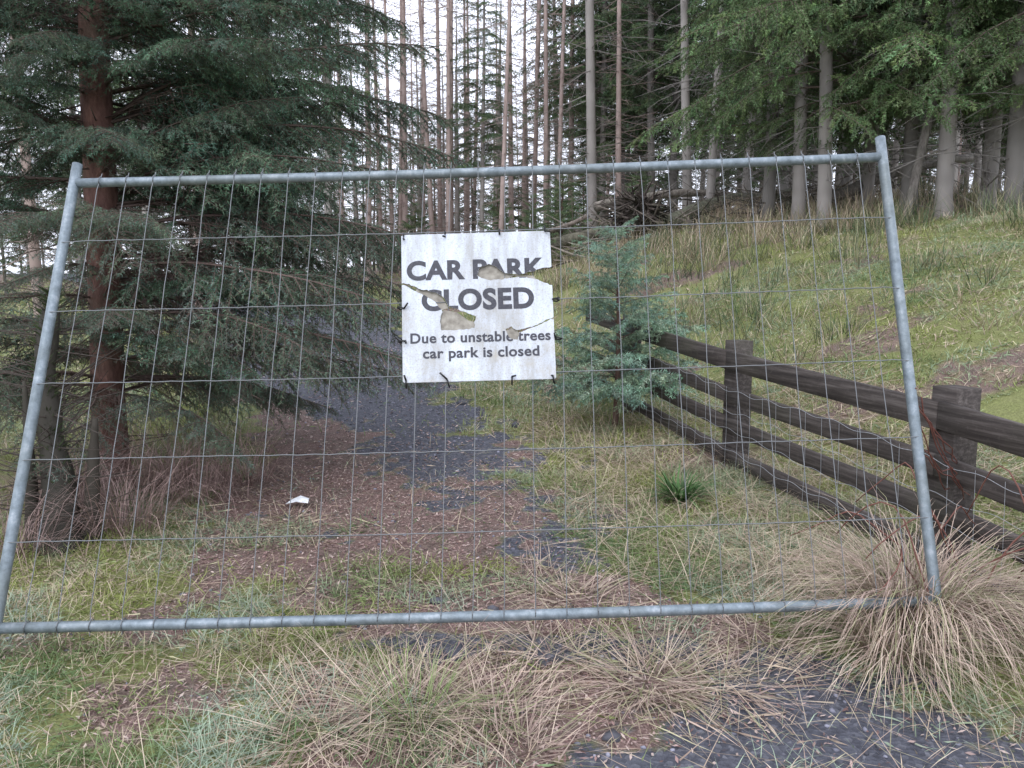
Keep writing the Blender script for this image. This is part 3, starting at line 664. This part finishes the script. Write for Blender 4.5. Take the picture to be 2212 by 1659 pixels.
def textline(s,u0,u1,vb,vt,usecap=True,off=.03):
    cu=bpy.data.curves.new('t','FONT'); cu.body=s; cu.size=1; cu.offset=off; cu.space_character=1.05; cu.resolution_u=6
    to=bpy.data.objects.new('t',cu); COL.objects.link(to); bpy.context.view_layer.update()
    me=bpy.data.meshes.new_from_object(to.evaluated_get(bpy.context.evaluated_depsgraph_get())); bpy.data.objects.remove(to)
    n=len(me.vertices); V=np.zeros(n*3,np.float32); me.vertices.foreach_get('co',V); V=V.reshape(-1,3).astype(float)
    (x0,yb),(x1,yt)=L2(u0,vb),L2(u1,vt)
    V[:,0]=(V[:,0]-V[:,0].min())/(np.ptp(V[:,0]))*(x1-x0)+x0
    if usecap:
        y0=V[:,1].min(); sy=(yt-yb)/np.ptp(V[:,1]); ref[0]=(y0,sy)
    y0,sy=ref[0]
    V[:,1]=(V[:,1]-y0)*sy+yb
    V[:,2]=.0024
    me.vertices.foreach_set('co',V.astype(np.float32).ravel()); me.update()
    bm=bmesh.new(); bm.from_mesh(me); bmesh.ops.triangulate(bm,faces=bm.faces[:])
    for it in range(5):
        ed=[e for e in bm.edges if e.calc_length()>.005]
        if not ed: break
        bmesh.ops.subdivide_edges(bm,edges=ed,cuts=1); bmesh.ops.triangulate(bm,faces=bm.faces[:])
    dl=[f_ for f_ in bm.faces if any(inpoly(f_.calc_center_median()[:2],h_) for h_ in HP)]
    bmesh.ops.delete(bm,geom=dl,context='FACES')
    for f_ in bm.faces:
        if f_.normal.z<0: f_.normal_flip()
    bm.to_mesh(me); bm.free()
    remap(me); me.materials.clear(); me.materials.append(M_ink); obj('lettering_'+s.split()[0].lower(),me,SG)
textline('CAR PARK',880,1176,613,569,off=.04)
textline('CLOSED',911,1151,680,633,off=.04)
textline('Due to unstable trees',886,1183,748,726,off=.026)
textline('car park is closed',912,1158,780,760,False,off=.026)
A=Acc()
def flap(pts,z):
    V=np.array([(*L2(u,v),z+zz) for u,v,zz in pts]); V=signpt(V); c=len(V)
    A.add(np.vstack([V,V.mean(0)]),None,[(i,(i+1)%c,c) for i in range(c)])
flap([(942,728,0),(945,690,.003),(958,676,0),(985,682,.005),(1010,700,.004),(1034,706,.0),(1030,728,0)],-.010)
flap([(1026,575,0),(1062,574,.003),(1090,596,.006),(1110,604,0),(1095,616,.0),(1030,622,.0)],-.012)
flap([(1084,750,.0),(1086,726,.004),(1104,718,.004),(1118,730,0),(1118,750,0)],-.008)
flap([(900,624,0),(950,640,.0),(968,672,.0),(950,676,0),(925,654,.002),(898,640,0)],-.010)
flap([(1112,604,0),(1150,606,.0),(1168,624,.0),(1130,622,0)],-.010)
obj('torn_layers',A.mesh('torn_layers',M_torn),SG)
A=Acc()
def ties(u,v,du,dv):
    x,y=L2(u,v); P=np.array([[x,y,.003],[x+du*.012,y+dv*.012,.010],[x+du*.028,y+dv*.028,-.004],[x+du*.02,y+dv*.02,-.018],[x,y,-.01]]); tube(A,signpt(P),.0035,6)
    q=np.array([[x,y,.008],[x+rng.normal(0,.012),y+rng.normal(0,.012),.02]]); tube(A,signpt(q),.004,6)
for (u,v,du,dv) in ((874,520,0,1),(964,518,0,1),(1082,516,0,1),(1180,512,0,1),(876,824,0,-1),(962,824,.3,-1),(1098,822,0,-1),(1184,822,.2,-1),(1190,662,1,0),(1192,744,1,0),(876,742,-1,0),(874,673,-1,.3)): ties(u,v,du,dv)
obj('cable_ties',A.mesh('cable_ties',M_black,True),SG)

# ------------------------------------------------------------ wooden fence
M_wood,nt,b,o=nmat('weathered_dark_wood')
tc=N(nt,'ShaderNodeTexCoord'); mp=N(nt,'ShaderNodeMapping'); mp.inputs['Rotation'].default_value=(0,0,-math.atan2(.46,1.87)); nt.links.new(tc.outputs['Object'],mp.inputs[0])
mp2=N(nt,'ShaderNodeMapping'); mp2.inputs['Scale'].default_value=(6,.35,8); nt.links.new(mp.outputs[0],mp2.inputs[0])
fn_=N(nt,'ShaderNodeTexNoise'); fn_.inputs['Scale'].default_value=6; fn_.inputs['Detail'].default_value=8; fn_.inputs['Roughness'].default_value=.7; nt.links.new(mp2.outputs[0],fn_.inputs['Vector']); f=fn_.outputs['Fac']
g=noise(nt,2.,det=4); f3=noise(nt,40,det=5,rough=.7)
c=ramp(nt,f,[(.3,(.028,.024,.023)),(.52,(.074,.063,.058)),(.72,(.165,.145,.135))]); c=mix(nt,ramp(nt,g,[(.5,(0,0,0)),(.72,(.35,.35,.35))]),c,(.09,.095,.06)); c=mix(nt,ramp(nt,f3,[(.55,(0,0,0)),(.75,(.35,.35,.35))]),c,(.165,.15,.14))
nt.links.new(c,b.inputs['Base Color']); b.inputs['Roughness'].default_value=.9; b.inputs['Specular IOR Level'].default_value=.2; bump(nt,b,f,.3,.003)
WF=empty('wooden_rail_fence')
fd=np.array([-.46,1.87,0])/math.hypot(.46,1.87); fn=np.array([fd[1],-fd[0],0])
pb=[np.array([2.07,3.5])+fd[:2]*1.926*k for k in (-2,-1,0,1,2,2.55)]
def box(acc,p0,p1,h,t,side,seg=8,up=np.array([0,0,1.]),jit=.0005):
    s=np.linspace(0,1,seg+1)[:,None]; P=np.array(p0)*(1-s)+np.array(p1)*s
    bv=.003; pr=[(-t/2,-h/2+bv),(-t/2+bv,-h/2),(t/2-bv,-h/2),(t/2,-h/2+bv),(t/2,h/2-bv),(t/2-bv,h/2),(-t/2+bv,h/2),(-t/2,h/2-bv)]
    V=np.stack([P+side*a+up*b_+rng.normal(0,jit,(seg+1,1))*up for a,b_ in pr],1).reshape(-1,3); Q=[]
    for i_ in range(seg):
        for j in range(8): Q.append((i_*8+j,i_*8+(j+1)%8,(i_+1)*8+(j+1)%8,(i_+1)*8+j))
    n=len(V); V=np.vstack([V,P[0],P[-1]]); T=[]
    for j in range(8): T+= [(n,(j+1)%8,j),(n+1,seg*8+j,seg*8+(j+1)%8)]
    acc.add(V,Q,T)
tops=[]
adj=[-.30,-.18,-.04,-.01,0,0]
for k,p in enumerate(pb):
    z0=float(.09*sp(np.array(p[1]-5.),1.))-.075+adj[k]; tops.append(z0)
    if k==5: continue
    A=Acc(); lean=rng.normal(0,.012,2)
    box(A,(p[0],p[1],z0-.3),(p[0]+lean[0],p[1]+lean[1],z0+1.0+rng.uniform(-.02,.01)),.15,.135,fn,4,fd,.001)
    obj('post_%d'%k,A.mesh('wf_post',M_wood),WF)
rh=[(.87,.130),(.635,.105),(.42,.10),(.20,.105)]
for k in range(5):
    for j,(h,w) in enumerate(rh):
        A=Acc(); off=-fn*(.0675+.0185); p,q=pb[k],pb[k+1]
        e0=fd*(-.0 if k==0 else .003); e1=-fd*.003
        d0,d1=rng.normal(0,.006,2)
        box(A,np.array([p[0],p[1],tops[k]+h+d0])+off+e0,np.array([q[0],q[1],tops[k+1]+h+d1])+off+e1,w,.034,fn,8)
        obj('rail_%d_%d'%(k,j),A.mesh('wf_rail',M_wood),WF)
A=Acc(); pa=pb[1]; pc=pb[4]; s=np.linspace(0,1,160)
zg=np.interp(s,[0,1/3,2/3,1],[tops[1],tops[2],tops[3],tops[4]])
off=-fn*.115
for h in (.12,.24,.38,.52,.68):
    P=np.stack([pa[0]+(pc[0]-pa[0])*s,pa[1]+(pc[1]-pa[1])*s,zg+h+.010*np.sin(s*110+h*30)+.012*np.sin(s*17+h*9)],1)+off; tube(A,P,.0013,4,cap=False)
for k in range(38):
    t=k/38.; z0=np.interp(t,s,zg); x=pa[0]+(pc[0]-pa[0])*t; y=pa[1]+(pc[1]-pa[1])*t
    tube(A,np.array([[x,y,z0+.1],[x+.006,y,z0+.38],[x,y+.01,z0+.69]])+off,.0011,4,cap=False)
M_net,nt,b,o=nmat('netting_wire'); b.inputs['Base Color'].default_value=(.45,.47,.50,1); b.inputs['Metallic'].default_value=.3; b.inputs['Roughness'].default_value=.5
obj('stock_netting',A.mesh('stock_netting',M_net,True),WF)
A=Acc(); r=np.random.default_rng(44)
starts=[(1.75,3.0),(1.9,3.1),(1.7,2.8),(2.0,2.95),(1.6,3.1),(1.95,2.7),(2.15,3.1),(1.55,2.9)]
for k in range(11):
    x,y=starts[k%8]; x+=r.normal(0,.05); y+=r.normal(0,.05)
    a=r.uniform(0,6.28); L=r.uniform(.6,1.3); n=12; t=np.linspace(0,1,n)
    hgt=r.uniform(.3,.7)
    P=np.stack([x+math.cos(a)*L*.55*t+.02*np.sin(t*9+k),y+math.sin(a)*L*.4*t+.02*np.sin(t*7),gz1(x,y)+hgt*np.sin(t*2.5)*1.0+.015*np.sin(t*13)],1)
    tube(A,P,.0030*(1-.5*t)+.001,5,(.22,.10,.08))
for k in range(7):
    a=FP(1,.36+.01*k+r.normal(0,.02),.0)+r.normal(0,.02,3); b_=np.array([2.03+r.normal(0,.03),3.38,.50+r.normal(0,.06)])
    t=np.linspace(0,1,8)[:,None]; P=a*(1-t)+b_*t+r.normal(0,.008,(8,3)); P[:,2]-=.05*np.sin(t[:,0]*3.14)*r.random(); tube(A,P,.0026,5,(.2,.08,.065))
obj('bramble_stems',A.mesh('bramble_stems',M_straw,True))

# ------------------------------------------------------------ sky, sun, camera
w=bpy.data.worlds.new('World'); sc.world=w; w.use_nodes=True; nt=w.node_tree; nt.nodes.clear()
out=N(nt,'ShaderNodeOutputWorld'); bg=N(nt,'ShaderNodeBackground'); sky=N(nt,'ShaderNodeTexSky',sky_type='NISHITA')
sky.sun_disc=False; el,rot=math.radians(52),math.radians(200)
sky.sun_elevation=el; sky.sun_rotation=rot; sky.air_density=1.; sky.dust_density=3.
c=mix(nt,.88,sky.outputs[0],(19.0,19.9,22.8)); nt.links.new(c,bg.inputs[0]); bg.inputs[1].default_value=.1; nt.links.new(bg.outputs[0],out.inputs[0])
sd=bpy.data.lights.new('sun','SUN'); sd.energy=1.0; sd.angle=math.radians(40); sd.color=(1,.985,.97)
so=bpy.data.objects.new('sun',sd); COL.objects.link(so)
d=Vector((math.sin(rot)*math.cos(el),math.cos(rot)*math.cos(el),math.sin(el))); so.rotation_euler=d.to_track_quat('Z','Y').to_euler()
cd=bpy.data.cameras.new('camera'); cd.sensor_width=36; cd.lens=18/.6744; cd.clip_start=.05; cd.clip_end=1000
co=bpy.data.objects.new('camera',cd); COL.objects.link(co); co.location=(0,0,1.35); co.rotation_euler=(math.radians(83),0,0)
sc.camera=co
